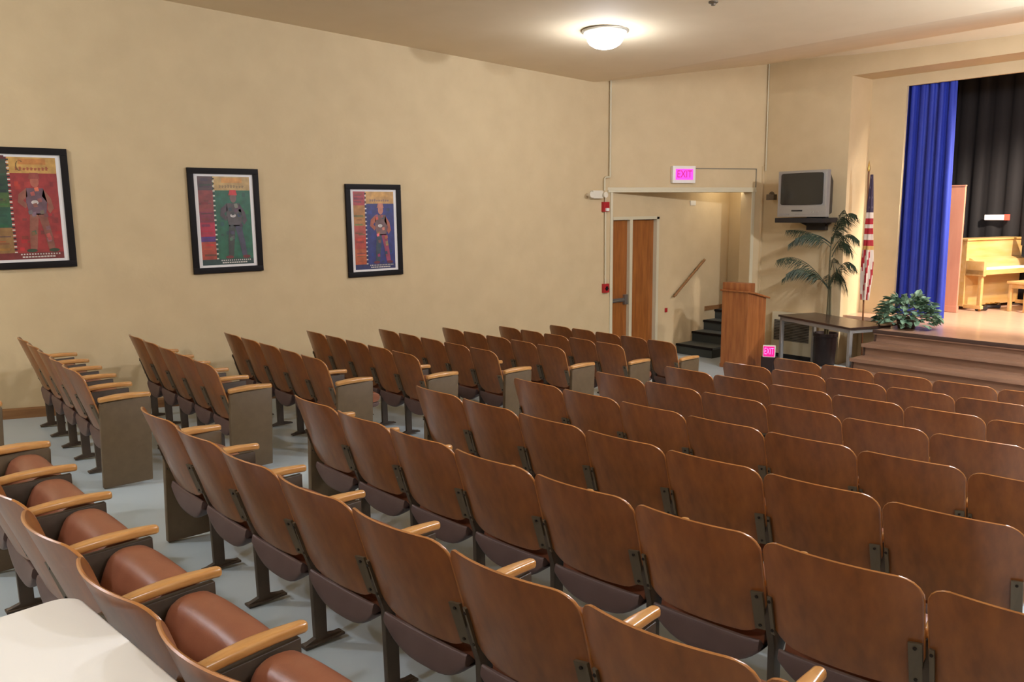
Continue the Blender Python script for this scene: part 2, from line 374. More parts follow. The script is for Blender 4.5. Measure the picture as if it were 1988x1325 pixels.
# ------------------------------------------------------------------ theatre chairs
def shell(W, zb, zt, rt, rb, yf, th, crown=.012, nu=16, nv=18, taper=.0):
    """rounded panel, half width W, between zb and zt, corner radii rt (top) and rb (bottom); yf(x, z) gives the depth"""
    rows = []
    for j in range(nv+1):
        t = .5-.5*math.cos(PI*j/nv); z = zb+(zt-zb)*t
        hw = W-taper*(1-t)
        if zt-z < rt: hw -= rt-math.sqrt(max(0, rt*rt-(rt-(zt-z))**2))
        if z-zb < rb: hw -= rb-math.sqrt(max(0, rb*rb-(rb-(z-zb))**2))
        rows.append((z, hw))
    def grid(off, grow):
        g = []
        for (z, hw) in rows:
            zz = z+(grow if z == rows[-1][0] else -grow if z == rows[0][0] else 0)
            for i in range(nu+1):
                u = math.sin(PI*(i/nu-.5)); x = u*(hw+grow)
                zc = zz+crown*(1-(x/W)**2)*((z-zb)/(zt-zb))-crown*.6*(1-(x/W)**2)*(1-(z-zb)/(zt-zb))
                g.append((x, yf(x, zc)+off, zc))
        return g
    n = nu+1; b = MB(); F = grid(th/2, 0); B = grid(-th/2, 0); Mg = grid(0, .0035)
    fs = []
    N = len(F)
    for j in range(nv):
        for i in range(nu):
            fs.append((j*n+i, j*n+i+1, (j+1)*n+i+1, (j+1)*n+i)); fs.append((N+j*n+i, N+(j+1)*n+i, N+(j+1)*n+i+1, N+j*n+i+1))
    loop = [i for i in range(n)]+[j*n+nu for j in range(1, nv+1)]+[nv*n+i for i in range(nu-1, -1, -1)]+[j*n for j in range(nv-1, 0, -1)]
    L = len(loop)
    vs = F+B+[Mg[i] for i in loop]
    for k in range(L):
        k2 = (k+1) % L
        fs.append((loop[k], 2*N+k, 2*N+k2, loop[k2])); fs.append((N+loop[k], N+loop[k2], 2*N+k2, 2*N+k))
    b.add(vs, fs); b.m = [0]*(len(fs)-2*L)+[1]*(2*L)
    return b
def chair_meshes(P):
    """meshes for a chair of pitch P; local origin: floor under the top edge of the back, +y to the stage"""
    W = P/2-.0015; s = P/.54
    zt, zb = .842, .40
    wrap = .062*s
    def yb(x, z): return .135*(zt-z)/(zt-zb)+wrap*((x/W)**2-1)*(.55+.45*(z-zb)/(zt-zb))-.0
    D = {}
    D['back'] = shell(W, zb, zt, .07, .11, yb, .012, crown=.014, taper=.006).mesh('backrest', [M['ply'], M['plyedge']], 60)
    for side, nm in ((-1, 'bl'), (1, 'br')):
        b = MB(); x0, x1 = side*(W-(.046 if side > 0 else .022)), side*(W-.006)
        vs = []
        for x in (x0, x1):
            for z in (.43, .60):
                for off in (-.010, -.022): vs.append((x, yb(x, z)+off+.004, z))
        b.add(vs, [(0,1,3,2),(4,6,7,5),(0,4,5,1),(2,3,7,6),(1,5,7,3),(0,2,6,4)])
        D[nm] = b.mesh('bracket', M['bracket'], 30)
        for z in (.45, .58):
            x = side*(W-(.026 if side > 0 else .014)); b.tube([(x, yb(x,z)-.014, z), (x, yb(x,z)-.022, z)], .006, 10, 1)
        D[nm] = b.mesh('bracket', [M['bracket'], M['screw']], 30)
    # standard (side frame) centred on x = 0
    prof = [(.08,0),(.27,0),(.27,.014),(.195,.03),(.195,.30),(.36,.47),(.405,.53),(.405,.605),(.10,.605),(.085,.50),(.13,.36),(.135,.03),(.08,.014)]
    b = MB(); b.prism(prof, -.014, .014, 'x', bev=.003); b.box(-.026, .026, .075, .28, 0, .012, bev=.004)
    D['std'] = b.mesh('standard', M['steeldark'], 35)
    prof = [(.07,0),(.40,0),(.43,.605),(.415,.618),(.3,.622),(.12,.612),(.09,.60)]
    b = MB(); b.prism(prof, -.022, .022, 'x', bev=.006); D['panel'] = b.mesh('end_panel', M['steel'], 35)
    def arm(w, bulge):
        pts = []
        for i in range(13):
            t = i/12; y = .085+.335*t
            pts.append((y, w*(.75+bulge*math.sin(PI*min(1,t*1.05)))))
        top = [(p[1], p[0]) for p in pts]; out = top+[(w*.45, .435)]+[(-w*.45, .435)]+[(-x*(.8 if bulge > .3 else 1), y) for x, y in top[::-1]]
        b = MB(); b.prism(out, 0, .034, 'z', bev=.011)
        b.v = [(x, y, z+.612+.012*math.sin(PI*(y-.05)/.39)) for x, y, z in b.v]
        return b
    D['arm'] = arm(.0265, .25).mesh('armrest', M['arm'], 60)
    D['endarm'] = arm(.034, .55).mesh('armrest', M['arm'], 60)
    # folded seat: pan and cushion, profile in (y, z), rounded in plan
    Ws = P/2-.04
    def slab(prof, W, mname, matl, rc, bev):
        for _ in range(2):
            q_ = []
            for k in range(len(prof)):
                a_, c_ = prof[k], prof[(k+1) % len(prof)]; f_ = .22
                q_ += [tuple(u*(1-f_)+v*f_ for u, v in zip(a_, c_)), tuple(u*f_+v*(1-f_) for u, v in zip(a_, c_))]
            prof = q_
        b = MB(); n = 18
        bm = bmesh.new(); vs = []
        for k in range(n+1):
            u = -1+2*k/n; x = math.sin(u*PI/2)*W; e = (1-abs(x/W)**3)
            vs.append([bm.verts.new((x, p[0]+p[2]*0, p[1]-p[3]*(1-e))) for p in prof])
        m_ = len(prof)
        for k in range(n):
            for i in range(m_): bm.faces.new((vs[k][i], vs[k][(i+1)%m_], vs[k+1][(i+1)%m_], vs[k+1][i]))
        bm.faces.new(vs[0][::-1]); bm.faces.new(vs[-1])
        bmesh.ops.recalc_face_normals(bm, faces=bm.faces[:])
        es = [e for e in bm.edges if len(e.link_faces) == 2 and e.calc_face_angle() > .45]
        bmesh.ops.bevel(bm, geom=es, offset=bev, segments=3, affect='EDGES', profile=.5, clamp_overlap=True)
        b.bm(bm); return b.mesh(mname, matl, 85)
    cush = [(.15,.34,0,-.0),(.19,.31,0,-.0),(.405,.475,0,.008),(.42,.52,0,.01),(.385,.565,0,.012),(.295,.58,0,.012),(.225,.545,0,.01)]
    D['cushion_m'] = slab([(.145,.34,0,-.0),(.18,.31,0,-.0),(.385,.525,0,.01),(.395,.57,0,.012),(.36,.615,0,.014),(.275,.625,0,.014),(.22,.59,0,.01)], Ws, 'seat_cushion', M['vinyl'], .04, .014)
    D['cushion'] = slab(cush, Ws, 'seat_cushion', M['vinyl'], .04, .014)
    pan = [(.10,.25,0,-.09),(.12,.235,0,-.09),(.19,.26,0,-.06),(.42,.45,0,.008),(.425,.48,0,.01),(.395,.465,0,.008),(.18,.30,0,0),(.115,.39,0,0)]
    D['pan'] = slab(pan, Ws+.004, 'seat_pan', M['pan'], .04, .008)
    # lowered seat
    c2 = [(.12,.43,0,0),(.10,.38,0,0),(.50,.40,0,.0),(.535,.43,0,.0),(.53,.48,0,.01),(.47,.50,0,.01),(.16,.465,0,0)]
    D['cushion_d'] = slab(c2, Ws, 'seat_cushion', M['vinyl'], .04, .014)
    p2 = [(.11,.365,0,0),(.50,.355,0,0),(.53,.40,0,0),(.50,.399,0,0),(.10,.379,0,0)]
    D['pan_d'] = slab(p2, Ws+.003, 'seat_pan', M['pan'], .04, .006)
    return D
ORD = ['first','second','third','fourth','fifth','sixth','seventh','eighth','ninth','tenth']
def link(me, name, par, x=0):
    o = bpy.data.objects.new(name, me); C.objects.link(o); o.parent = par; o.location.x = x; return o
def proto(P, left, right, down=False):
    """left / right: None, 'std' or 'panel'"""
    D = chair_cache.setdefault(P, chair_meshes(P)) if P in chair_cache else chair_cache.setdefault(P, chair_meshes(P))
    t = thing('theatre_seat', 'x', 'seat')
    bk = link(D['back'], 'backrest', t)
    link(D[{True:'cushion_d', False:'cushion', 'mid':'cushion_m'}[down]], 'seat_cushion', t); link(D['pan_d' if down is True else 'pan'], 'seat_pan', t)
    for nm in ('bl', 'br'):
        link(D[nm], 'bracket', bk)
    for side, kind in ((-1, left), (1, right)):
        if kind == 'std': link(D['std'], 'standard', t, side*P/2); link(D['arm'], 'armrest', t, side*P/2)
        if kind == 'panel': link(D['panel'], 'end_panel', t, side*(P/2+.01)); link(D['endarm'], 'armrest', t, side*(P/2+.012))
    return t
chair_cache = {}
proto_cache = {}
def place(P, left, right, down, x, y, rz, label, group):
    key = (P, left, right, down)
    if key not in proto_cache:
        t = proto(*key); proto_cache[key] = t
    else: t = copy_tree(proto_cache[key])
    t.location = (x, y, Z(y)); t.rotation_euler.z = rz
    t['label'] = label; t['group'] = group
PR, PL = .54, .445
XR0, XL0 = 4.005, .49
def rowname(r): return ['front row', 'second row', 'third row', 'fourth row', 'fifth row', 'sixth row', 'seventh row', 'eighth row', 'ninth row'][r-1]
def right_y(r, x): return 8-(r-1)*.9115+.0146*(x-4.044)+.0209*(x-4.044)**2
NC = {1:5, 2:5, 3:6, 4:6, 5:7, 6:7, 7:8, 8:8, 9:7}
for r in range(1, 10):
    for c in range(NC[r]):
        x = XR0+PR*(c+.5); y = right_y(r, x); sl = .0146+.0418*(x-4.044)
        lab = f'folded wooden seat, middle block, {rowname(r)} from stage, {ORD[c]} from its left aisle'
        if c == 0: lab = f'folded wooden seat at left aisle end of middle block, {rowname(r)} from stage'
        place(PR, 'panel' if c == 0 else 'std', None, 'mid' if r == 9 else False, x, y, math.atan(sl), lab, 'folding seats of the middle block')
for r in range(1, 10):
    for c in range(5):
        if r == 9 and c < 4: continue
        x = XL0+PL*(c+.5); y = 8-(r-1)*.9115-.045
        right = 'panel' if c == 4 else 'std'; left = 'std' if c == 0 else None
        down = (c == 4 and r in (2, 6))
        st_ = 'lowered' if down else 'folded'
        lab = f'{st_} wooden seat by the poster wall, {rowname(r)} from stage, {ORD[c]} from wall'
        if c == 4: lab = f'{st_} wooden seat, aisle end of the poster wall block, {rowname(r)} from stage'
        place(PL, left, right, down, x, y, 0, lab, 'folding seats beside the poster wall')

# ------------------------------------------------------------------ white table in the foreground
rz = math.radians(7)
t = thing('folding_table', 'white laminate table with rounded corner behind the last row of seats', 'table', (6.33, .775, Z(.5)), rz)
TZ = .85-Z(.5)
b = MB(); pts = []
L_, D_ = 1.75, .76
for (cx, cy, a0) in ((L_-.07, -.07, 0), (.07, -.07, 90), (.07, -D_+.07, 180), (L_-.07, -D_+.07, 270)):
    for k in range(7): a = math.radians(a0+15*k); pts.append((cx+.07*math.cos(a), cy+.07*math.sin(a)))
b.prism(pts, TZ-.035, TZ, 'z', bev=.008); b.obj('tabletop', M['whitetable'], t)
for (x, y) in ((.16, -.1), (.16, -D_+.1), (L_-.16, -.1), (L_-.16, -D_+.1)):
    b = MB(); b.tube([(x, y, TZ-.036), (x, y, .0)], .016, 12); b.obj('leg', M['greymetal'], t)
for x in (.16, L_-.16):
    b = MB(); b.tube([(x, -.1, .2), (x, -D_+.1, .2)], .01, 8); b.obj('crossbar', M['greymetal'], t)

# ------------------------------------------------------------------ posters
def poster(y0, zt, label, palette, seed):
    """y runs left to right in the picture; local x = along the wall, z up"""
    PW, PH = .766, 1.114
    T = thing('framed_poster', label, 'poster', (0, y0, zt-PH), group='framed collage posters on the long wall')
    def B(mb, x0, x1, z0, z1, d0, d1, mi=0, col=None): mb.box(d0, d1, x0, x1, z0, z1, mi, col=col)
    fr = MB(); bw = .062
    for (a, c, e, f) in ((0, PW, 0, bw), (0, PW, PH-bw, PH), (0, bw, bw, PH-bw), (PW-bw, PW, bw, PH-bw)): fr.box(.003, .034, a, c, e, f, bev=.004)
    fr.obj('frame', M['black'], T)
    mt = MB(); mt.box(.004, .016, bw-.004, PW-bw+.004, bw-.004, PH-bw+.004); mt.obj('mat_board', M['white'], T)
    ar = MB(); ax0, ax1, az0, az1 = bw+.04, PW-bw-.04, bw+.025, PH-bw-.025
    w_, h_ = ax1-ax0, az1-az0; rnd = random.Random(seed)
    def q(u0, u1, v0, v1, col, d): ar.quad((d, ax0+u0*w_, az0+v0*h_), (d, ax0+u1*w_, az0+v0*h_), (d, ax0+u1*w_, az0+v1*h_), (d, ax0+u0*w_, az0+v1*h_), 0, rgb(*col))
    def poly(pts, col, d): ar.add([(d, ax0+u*w_, az0+v*h_) for u, v in pts], [tuple(range(len(pts)))], 0, rgb(*col))
    main, left, top, foot, fig = palette
    q(0, 1, 0, 1, main, .0165); q(.29, 1, .845, 1, top[0], .0168); q(.45, .85, .93, .985, top[1], .017)
    q(0, 1, 0, .065, foot, .0169)
    v = .065; k = 0
    for hgt, col in left:
        q(0, .28, v, min(1, v+hgt), col, .0168)
        for _ in range(5):
            vv = v+rnd.random()*hgt*.8; c2 = tuple(max(0, min(255, int(x*rnd.uniform(.65, 1.2)))) for x in col)
            q(rnd.uniform(0,.1), rnd.uniform(.16,.27), vv, vv+rnd.uniform(.01,.03), c2, .0170+.00004*_)
        v += hgt
    n = 34
    for i in range(n): q(.275, .315, .065+.93*i/n, .065+.93*(i+.5)/n, (225,215,200) if i % 2 == 0 else (30,24,24), .0172)
    # scattered darker cloth patches on the ground colour
    for _ in range(26):
        u = rnd.uniform(.33,.9); vv = rnd.uniform(.08,.78); c2 = tuple(max(0, min(255, int(x*rnd.uniform(.75, 1.2)))) for x in main)
        q(u, u+rnd.uniform(.05,.1), vv, vv+rnd.uniform(.02,.06), c2, .0171+.00002*_)
    # title marks in the band and the small lines at the foot
    u = .40
    for i in range(9): 
        hh = rnd.uniform(.02,.04); q(u, u+.03, .872, .872+hh, top[2], .0174); q(u, u+.045, .872+hh*.5, .872+hh*.5+.008, top[2], .0175); u += .055
    for i in range(15): q(.36+i*.04, .36+i*.04+.022, .042, .056, (215,205,195), .0174)
    for i in range(11): q(.38+i*.045, .38+i*.045+.035, .016, .030, (225,215,205), .0174)
    # collage figure
    cx = .66; F = lambda pts, col, d=.0182: poly([(cx+a, b) for a, b in pts], col, d)
    circ = lambda x, y, rx, ry, col, d=.0186: F([(x+rx*math.cos(a*PI/8), y+ry*math.sin(a*PI/8)) for a in range(16)], col, d)
    F([(-.13,.70),(.12,.70),(.16,.56),(.13,.44),(-.11,.44),(-.15,.56)], fig[0])                       # torso
    F([(-.13,.70),(-.25,.64),(-.27,.56),(-.16,.50),(-.13,.54),(-.19,.58),(-.12,.62)], fig[1])         # arms
    F([(.12,.69),(.22,.60),(.25,.50),(.19,.45),(.15,.49),(.17,.55),(.09,.62)], fig[1])
    F([(-.11,.45),(.02,.45),(-.02,.26),(-.05,.10),(-.15,.10),(-.14,.28)], fig[2])                     # legs
    F([(.0,.45),(.13,.45),(.19,.26),(.22,.10),(.12,.10),(.07,.28)], fig[3])
    circ(-.13, .085, .08, .018, fig[4]); circ(.20, .085, .08, .018, fig[4])
    circ(0, .765, .065, .06, fig[5])
    F([(-.09,.79),(.08,.79),(.06,.85),(-.06,.85)], fig[6], .019); circ(-.02, .56, .055, .022, (215,205,200), .0192)
    for _ in range(16):
        a = rnd.uniform(-.13,.10); b2 = rnd.uniform(.14,.67)
        if b2 < .44: a = (-.12 if a < 0 else .08)+rnd.uniform(0,.05)
        c2 = rnd.choice([fig[0], fig[1], fig[2], fig[3], fig[5], (150,120,100)]); c2 = tuple(max(0, min(255, int(x*rnd.uniform(.7, 1.3)))) for x in c2)
        F([(a,b2),(a+.06,b2+.005),(a+.05,b2+.045),(a-.01,b2+.035)], c2, .0194+.00003*_)
    if seed == 1:   # curled capital C of the title
        pts = [(.46+.055*math.cos(a), .915+.05*math.sin(a)) for a in [math.radians(50+26*i) for i in range(11)]]
        for i in range(10):
            a, b2 = pts[i], pts[i+1]; poly([a, b2, (b2[0]+.018, b2[1]+.004), (a[0]+.018, a[1]+.004)], (120,90,40), .0178)
    ar.obj('print', M['art'], T, smooth=0, recalc=False)
    return T
poster(1.41, 2.535, 'black-framed poster with a figure on red, leftmost on the wall, cut by the frame', ((158,46,42), [(.25,(150,110,60)), (.2,(38,84,60)), (.14,(70,96,44)), (.16,(36,66,44)), (.16,(60,70,50)), (.1,(90,40,36))], ((206,158,80),(200,130,60),(170,90,50)), (120,40,36), [(110,80,90),(150,90,70),(150,90,70),(140,84,66),(50,70,44),(176,96,74),(150,70,56)]), 1)
poster(3.285, 2.392, 'black-framed poster with a figure in a red hat on green, middle of the three', ((34,96,66), [(.2,(176,70,44)), (.06,(90,44,110)), (.16,(180,34,60)), (.12,(130,40,56)), (.24,(140,56,48)), (.16,(84,56,52))], ((196,160,96),(214,150,70),(150,120,76)), (36,60,52), [(84,74,70),(80,64,66),(60,60,50),(72,66,84),(120,40,36),(120,90,80),(196,44,40)]), 2)
poster(5.115, 2.246, 'black-framed poster with a figure on dark blue, nearest to the exit doors', ((48,52,116), [(.2,(186,92,44)), (.16,(180,66,44)), (.14,(186,80,60)), (.26,(182,122,54)), (.2,(176,60,60))], ((206,156,84),(214,160,80),(150,116,96)), (44,46,92), [(120,88,84),(176,96,66),(60,70,80),(160,64,90),(110,40,50),(196,124,100),(196,124,100)]), 3)

# ------------------------------------------------------------------ double doors in the left wall of the vestibule
m = MB(); 
for (a, c) in ((9.72, 9.755), (10.80, 10.86)): m.box(-.13, .012, a, c, FZ, 1.79)
m.box(-.13, .012, 9.72, 10.86, 1.75, 1.80); m.box(-.11, .0, 10.16, 10.225, FZ, 1.75)
struct(m.obj('trim_5', M['trim'], smooth=0))
def door(y0, y1, name, bar):
    b = MB(); b.box(-.105, -.06, y0, y1, FZ+.006, 1.745, bev=.003); o = struct(b.obj(name, M['door'], smooth=0))
    if bar:
        h = MB(); h.box(-.06, -.03, y0+.02, y1-.01, .445, .505, bev=.004); h.box(-.06, -.01, y1-.09, y1-.015, .40, .56, bev=.006); h.tube([(-.02, y0+.02, .465), (-.02, y1-.06, .475)], .012, 10)
        h.obj('panic_bar', M['chrome'], o)
door(9.757, 10.158, 'door_1', True); door(10.228, 10.798, 'door_2', False)

# stairs inside the opening
t = thing('staircase', 'short dark staircase with black nosings behind the lectern', 'stairs', (0, 11.2, FZ))
ST_ = ((11.37, -.38, .74), (11.80, -.21, .78), (12.12, -.04, .57), (12.44, .12, .57))
for i, (y, z, xr) in enumerate(ST_):
    ye = 12.79 if i == 3 else ST_[i+1][0]+.04
    b = MB(); b.box(.002, xr, y+.012, ye, FZ, z-.03); child(b, 'riser', M['stair'], t, 0)
    b = MB(); b.box(.002, xr, y+.03, ye, z-.03, z); child(b, 'tread', M['stairtread'], t, 0)
    b = MB(); b.box(.002, xr+.002, y-.012, y+.03, z-.034, z+.004, bev=.006); child(b, 'nosing', M['black'], t)
m = MB(); m.box(.0, .018, 12.14, 12.79, .125, .20); m.box(.018, .8, 12.78, 12.80, .125, .20); struct(m.obj('baseboard_stair', M['basewood'], smooth=0))
t = thing('handrail', 'sloping wooden handrail on the stair wall inside the opening', 'handrail', (0, 11.25, .48))
b = MB(); b.tube([(.07, 11.2, .45), (.07, 11.25, .482), (.07, 11.975, 1.004), (.07, 12.02, 1.035)], .021, 12); child(b, 'rail', M['basewood'], t)
for (y, z) in ((11.30, .518), (11.85, .914)):
    b = MB(); b.tube([(.0, y, z-.06), (.04, y, z-.06), (.07, y, z-.02)], .009, 8); b.tube([(0, y, z-.06), (.008, y, z-.06)], .028, 14); child(b, 'bracket', M['screw'], t)
b = MB(); b.box(0, .02, 11.66, 11.80, 1.97, 2.05, bev=.003); b.box(.02, .024, 11.68, 11.78, 1.985, 2.0); tag(b.obj('air_grille', M['plastic'], smooth=0), 'small pale grille high on the stair wall', 'vent')
b = MB(); b.box(0, .02, 11.05, 11.10, .19, .26, bev=.003); tag(b.obj('wall_button', M['red']), 'tiny reddish wall button beside the double doors', 'button')

# wall devices by the corner
b0 = thing('emergency_light', 'cream emergency light with two lamp heads high by the corner', 'emergency light', (0, 9.36, 2.12))
b = MB(); b.box(.0, .08, 9.24, 9.46, 2.08, 2.20, bev=.008); child(b, 'battery_box', M['plastic'], b0)
for y in (9.17, 9.47):
    b = MB(); b.tube([(.05, y, 2.13), (.10, y-.0, 2.135), (.125, y, 2.137)], [.022, .042, .045], 16); b.box(.0, .04, y-.05 if y > 9.3 else y-.0, y+.06 if y < 9.3 else y+.0, 2.12, 2.145); child(b, 'lamp_head', M['plastic'], b0)
b0 = thing('fire_alarm_strobe', 'red fire alarm strobe under the emergency light', 'alarm', (0, 9.56, 1.95))
b = MB(); b.box(0, .05, 9.50, 9.63, 1.88, 2.03, bev=.006); child(b, 'housing', M['red'], b0)
b = MB(); b.box(.05, .075, 9.535, 9.60, 1.89, 1.935, bev=.004); child(b, 'strobe_lens', M['lens'], b0)
b0 = thing('fire_alarm_pull', 'red fire alarm pull box on the wall below the strobe', 'alarm', (0, 9.58, .7))
b = MB(); b.box(0, .05, 9.52, 9.64, .63, .77, bev=.006); child(b, 'housing', M['red'], b0)
b = MB(); b.box(.05, .062, 9.56, 9.60, .665, .73, bev=.003); b.box(.05, .064, 9.545, 9.615, .69, .705, bev=.002); child(b, 'pull_handle', M['black'], b0)
b = MB(); b.tube([(.03, 9.655, CZ(9.65)), (.03, 9.655, 2.43), (.028, 9.645, 2.405), (.026, 9.56, 2.40), (.024, 9.54, 2.38), (.024, 9.54, 2.2)], .016, 10)
b.tube([(.022, 9.565, 2.1), (.022, 9.575, .76)], .014, 10)
tag(b.obj('wall_conduit', M['trim']), 'painted conduit running down the corner to the red alarms', 'conduit')
b = MB(); b.tube([(.965, Y1-.015, CZ(Y1)), (.975, Y1-.015, 2.52)], .011, 8); tag(b.obj('wall_conduit', M['trim']), 'thin painted conduit from ceiling down the wall left of the television', 'conduit')
b = MB(); b.box(1.5, 2.72, 0, .012, 2.545, 2.557, T=ST); b.box(2.708, 2.72, 0, .012, 2.25, 2.557, T=ST); tag(b.obj('cable_raceway', M['louver'], smooth=0), 'thin cable raceway from the high exit sign to the door header', 'raceway')

# ------------------------------------------------------------------ exit signs
def exit_sign(T, W, H, label, face, letter, rim=.05):
    t = thing('exit_sign', label, 'exit sign'); t.matrix_world = T
    b = MB(); b.box(-W/2, W/2, -.0, .07, -H/2, H/2, bev=.012); b.obj('housing', M['whiteplastic'], t)
    b = MB(); b.box(-W/2+rim, W/2-rim, .066, .074, -H/2+rim, H/2-rim); lf = b.obj('lit_face', face, t, smooth=0)
    R_ = Matrix(((-1,0,0,0),(0,0,1,.0755),(0,1,0,0),(0,0,0,1)))
    b = text_mb('EXIT', (H-2*rim)*.95, .0008, R_, sx=(W-2*rim)/((H-2*rim)*.95*2.35)); b.obj('lettering', letter, lf, smooth=0)
    return t
p = SP(1.29, 0, 2.452)
ang = math.atan2(sd.y, sd.x)+PI
exit_sign(Matrix.Translation(p) @ Matrix.Rotation(math.atan2(-sn.x, sn.y), 4, 'Z'), .42, .27, 'white exit sign with pink lit EXIT above the double doors', M['pink'], M['pinkdark'], .05)
b = thing('sign_stand', 'small dark box on the floor carrying the low exit sign by the lectern', 'stand', (2.10, 10.95, FZ))
q = MB(); q.box(-.10, .10, -.08, .08, 0, .27, bev=.006); q.obj('box', M['pot'], b)
exit_sign(Matrix.Translation((2.10, 10.93, FZ+.358)) @ Matrix.Rotation(PI+.5, 4, 'Z'), .18, .175, 'low glowing magenta EXIT sign on a dark box beside the lectern', M['pinkhot'], M['pinkpale'], .012)

# ------------------------------------------------------------------ lectern
t = thing('lectern', 'tall oak lectern with slanted reading shelf in front of the dark stairs', 'lectern', (1.49, 11.14, FZ))
b = MB(); b.prism([(-.24,0),(.24,0),(.24,1.09),(-.10,1.17),(-.24,1.20)], -.235, .235, 'x', bev=.005); b.obj('cabinet', M['oak'], t, smooth=0)
b = MB(); b.prism([(-.262,1.20),(-.262,1.225),(-.09,1.195),(.29,1.10),(.285,1.075),(-.1,1.17)], -.262, .275, 'x', bev=.004); b.obj('reading_shelf', M['oak'], t)
b = MB(); b.prism([(-.235,1.22),(-.235,1.335),(-.07,1.335),(-.07,1.19)], -.235, .235, 'x', bev=.005); b.obj('top_box', M['oak'], t)
b = MB(); b.box(-.243, .243, -.248, .248, 0, .06, bev=.004); b.obj('plinth', M['oak'], t)

# ------------------------------------------------------------------ television on its wall bracket
t = thing('wall_television', 'silver tube television with a dark screen mounted high on the wall', 'television', (1.98, 11.85, 1.77))
def fr(pts0, y0, pts1, y1, mb):
    vs = [(x, y0, z) for x, z in pts0]+[(x, y1, z) for x, z in pts1]; mb.add(vs, [(0,1,2,3),(4,5,6,7),(0,1,5,4),(1,2,6,5),(2,3,7,6),(3,0,4,7)]); return mb
b = MB(); b.box(-.41, .41, -.02, .08, 0, .70, bev=.014); bz = b.obj('front_bezel', M['silver'], t)
b = MB(); fr([(-.39,.02),(.39,.02),(.39,.68),(-.39,.68)], .08, [(-.25,.06),(.25,.06),(.25,.54),(-.25,.54)], .44, b); b.obj('tube_housing', M['blackplastic'], t)
b = MB(); b.box(-.385, .385, -.024, -.015, .17, .665, bev=.004); b.obj('bezel_seam', M['greymetal'], t)
b = shell(.352, .19, .655, .025, .025, lambda x, z: -.028-.012*(1-(x/.352)**2), .006, crown=.006); b.obj('screen', [M['screen'], M['screen']], t, smooth=60)
b = MB(); b.box(-.16, .02, -.028, -.018, .085, .105); b.obj('cassette_slot', M['blackplastic'], bz, smooth=0)
b = MB()
for x in (.16, .20, .24, .28): b.tube([(x, -.018, .075), (x, -.028, .075)], .008, 10)
b.box(-.36, -.20, -.026, -.018, .03, .05); b.box(-.1, .3, -.026, -.018, .03, .045); b.obj('buttons', M['greymetal'], bz, smooth=0)
t = thing('television_bracket', 'black wall shelf bracket holding up the silver television', 'bracket', (1.96, 11.95, 1.68))
b = MB(); b.box(-.44, .36, -.10, .36, .0, .075, bev=.01); b.obj('shelf', M['blackplastic'], t)
b = MB(); b.box(-.16, .16, .36, .449, -.12, .2); b.tube([(-.3, .34, .03), (-.05, .44, -.1)], .02, 8); b.tube([(.3, .34, .03), (.05, .44, -.1)], .02, 8); b.obj('wall_arm', M['blackplastic'], t)
b = MB(); b.tube([(1.10, Y1, 2.13), (1.13, Y1-.1, 2.13), (1.2, Y1-.2, 2.09)], .018, 8); b.tube([(1.10, Y1-.01, 2.13), (1.10, Y1, 2.13)], .05, 14); b.box(1.16, 1.30, Y1-.26, Y1-.16, 2.04, 2.13, bev=.01)
tag(b.obj('swivel_arm', M['bracket']), 'small grey swivel arm on the wall just left of the television', 'bracket')

# ------------------------------------------------------------------ dark folding table by the stage
tr = math.atan2(11.065-11.646, 3.273-1.789)
t = thing('work_table', 'dark-topped table with grey metal legs beside the stage steps', 'table', (1.789, 11.63, FZ), tr)
TL, TD, TH_ = 1.59, .70, .81
b = MB(); b.box(0, TL, 0, TD, TH_-.03, TH_, bev=.004); b.obj('tabletop', M['tabletop'], t, smooth=0)
b = MB(); 
b.box(.03, TL-.03, .02, .04, TH_-.085, TH_-.031); b.box(.03, TL-.03, TD-.04, TD-.02, TH_-.085, TH_-.031); b.box(.03, .05, .04, TD-.04, TH_-.085, TH_-.031); b.box(TL-.05, TL-.03, .04, TD-.04, TH_-.085, TH_-.031)
b.obj('apron', M['greymetal'], t, smooth=0)
for x in (.045, TL-.045):
    for y in (.045, TD-.045):
        b = MB(); b.box(x-.025, x+.025, y-.025, y+.025, 0, TH_-.031, bev=.005); b.obj('leg', M['greymetal'], t)

# ------------------------------------------------------------------ radiator cabinet behind the table
t = thing('wall_heater', 'cream wall heater cabinet with a slatted grille behind the dark table', 'heater', (1.26, Y1-.1, FZ))
b = MB(); b.box(0, .73, 0, .0995, .0, .76, bev=.006); b.obj('cabinet', M['trim'], t)
b = MB(); b.box(.05, .68, -.006, 0, .29, .63); b.obj('grille_recess', M['dark'], t, smooth=0)
b = MB()
for i in range(13): b.box(.05, .68, -.016, -.004, .297+i*.0258, .297+i*.0258+.013)
b.obj('grille_slats', M['louver'], t, smooth=0)
b = MB(); b.box(-.005, .735, -.008, .0, .0, .07); b.obj('base_strip', M['dark'], t, smooth=0)

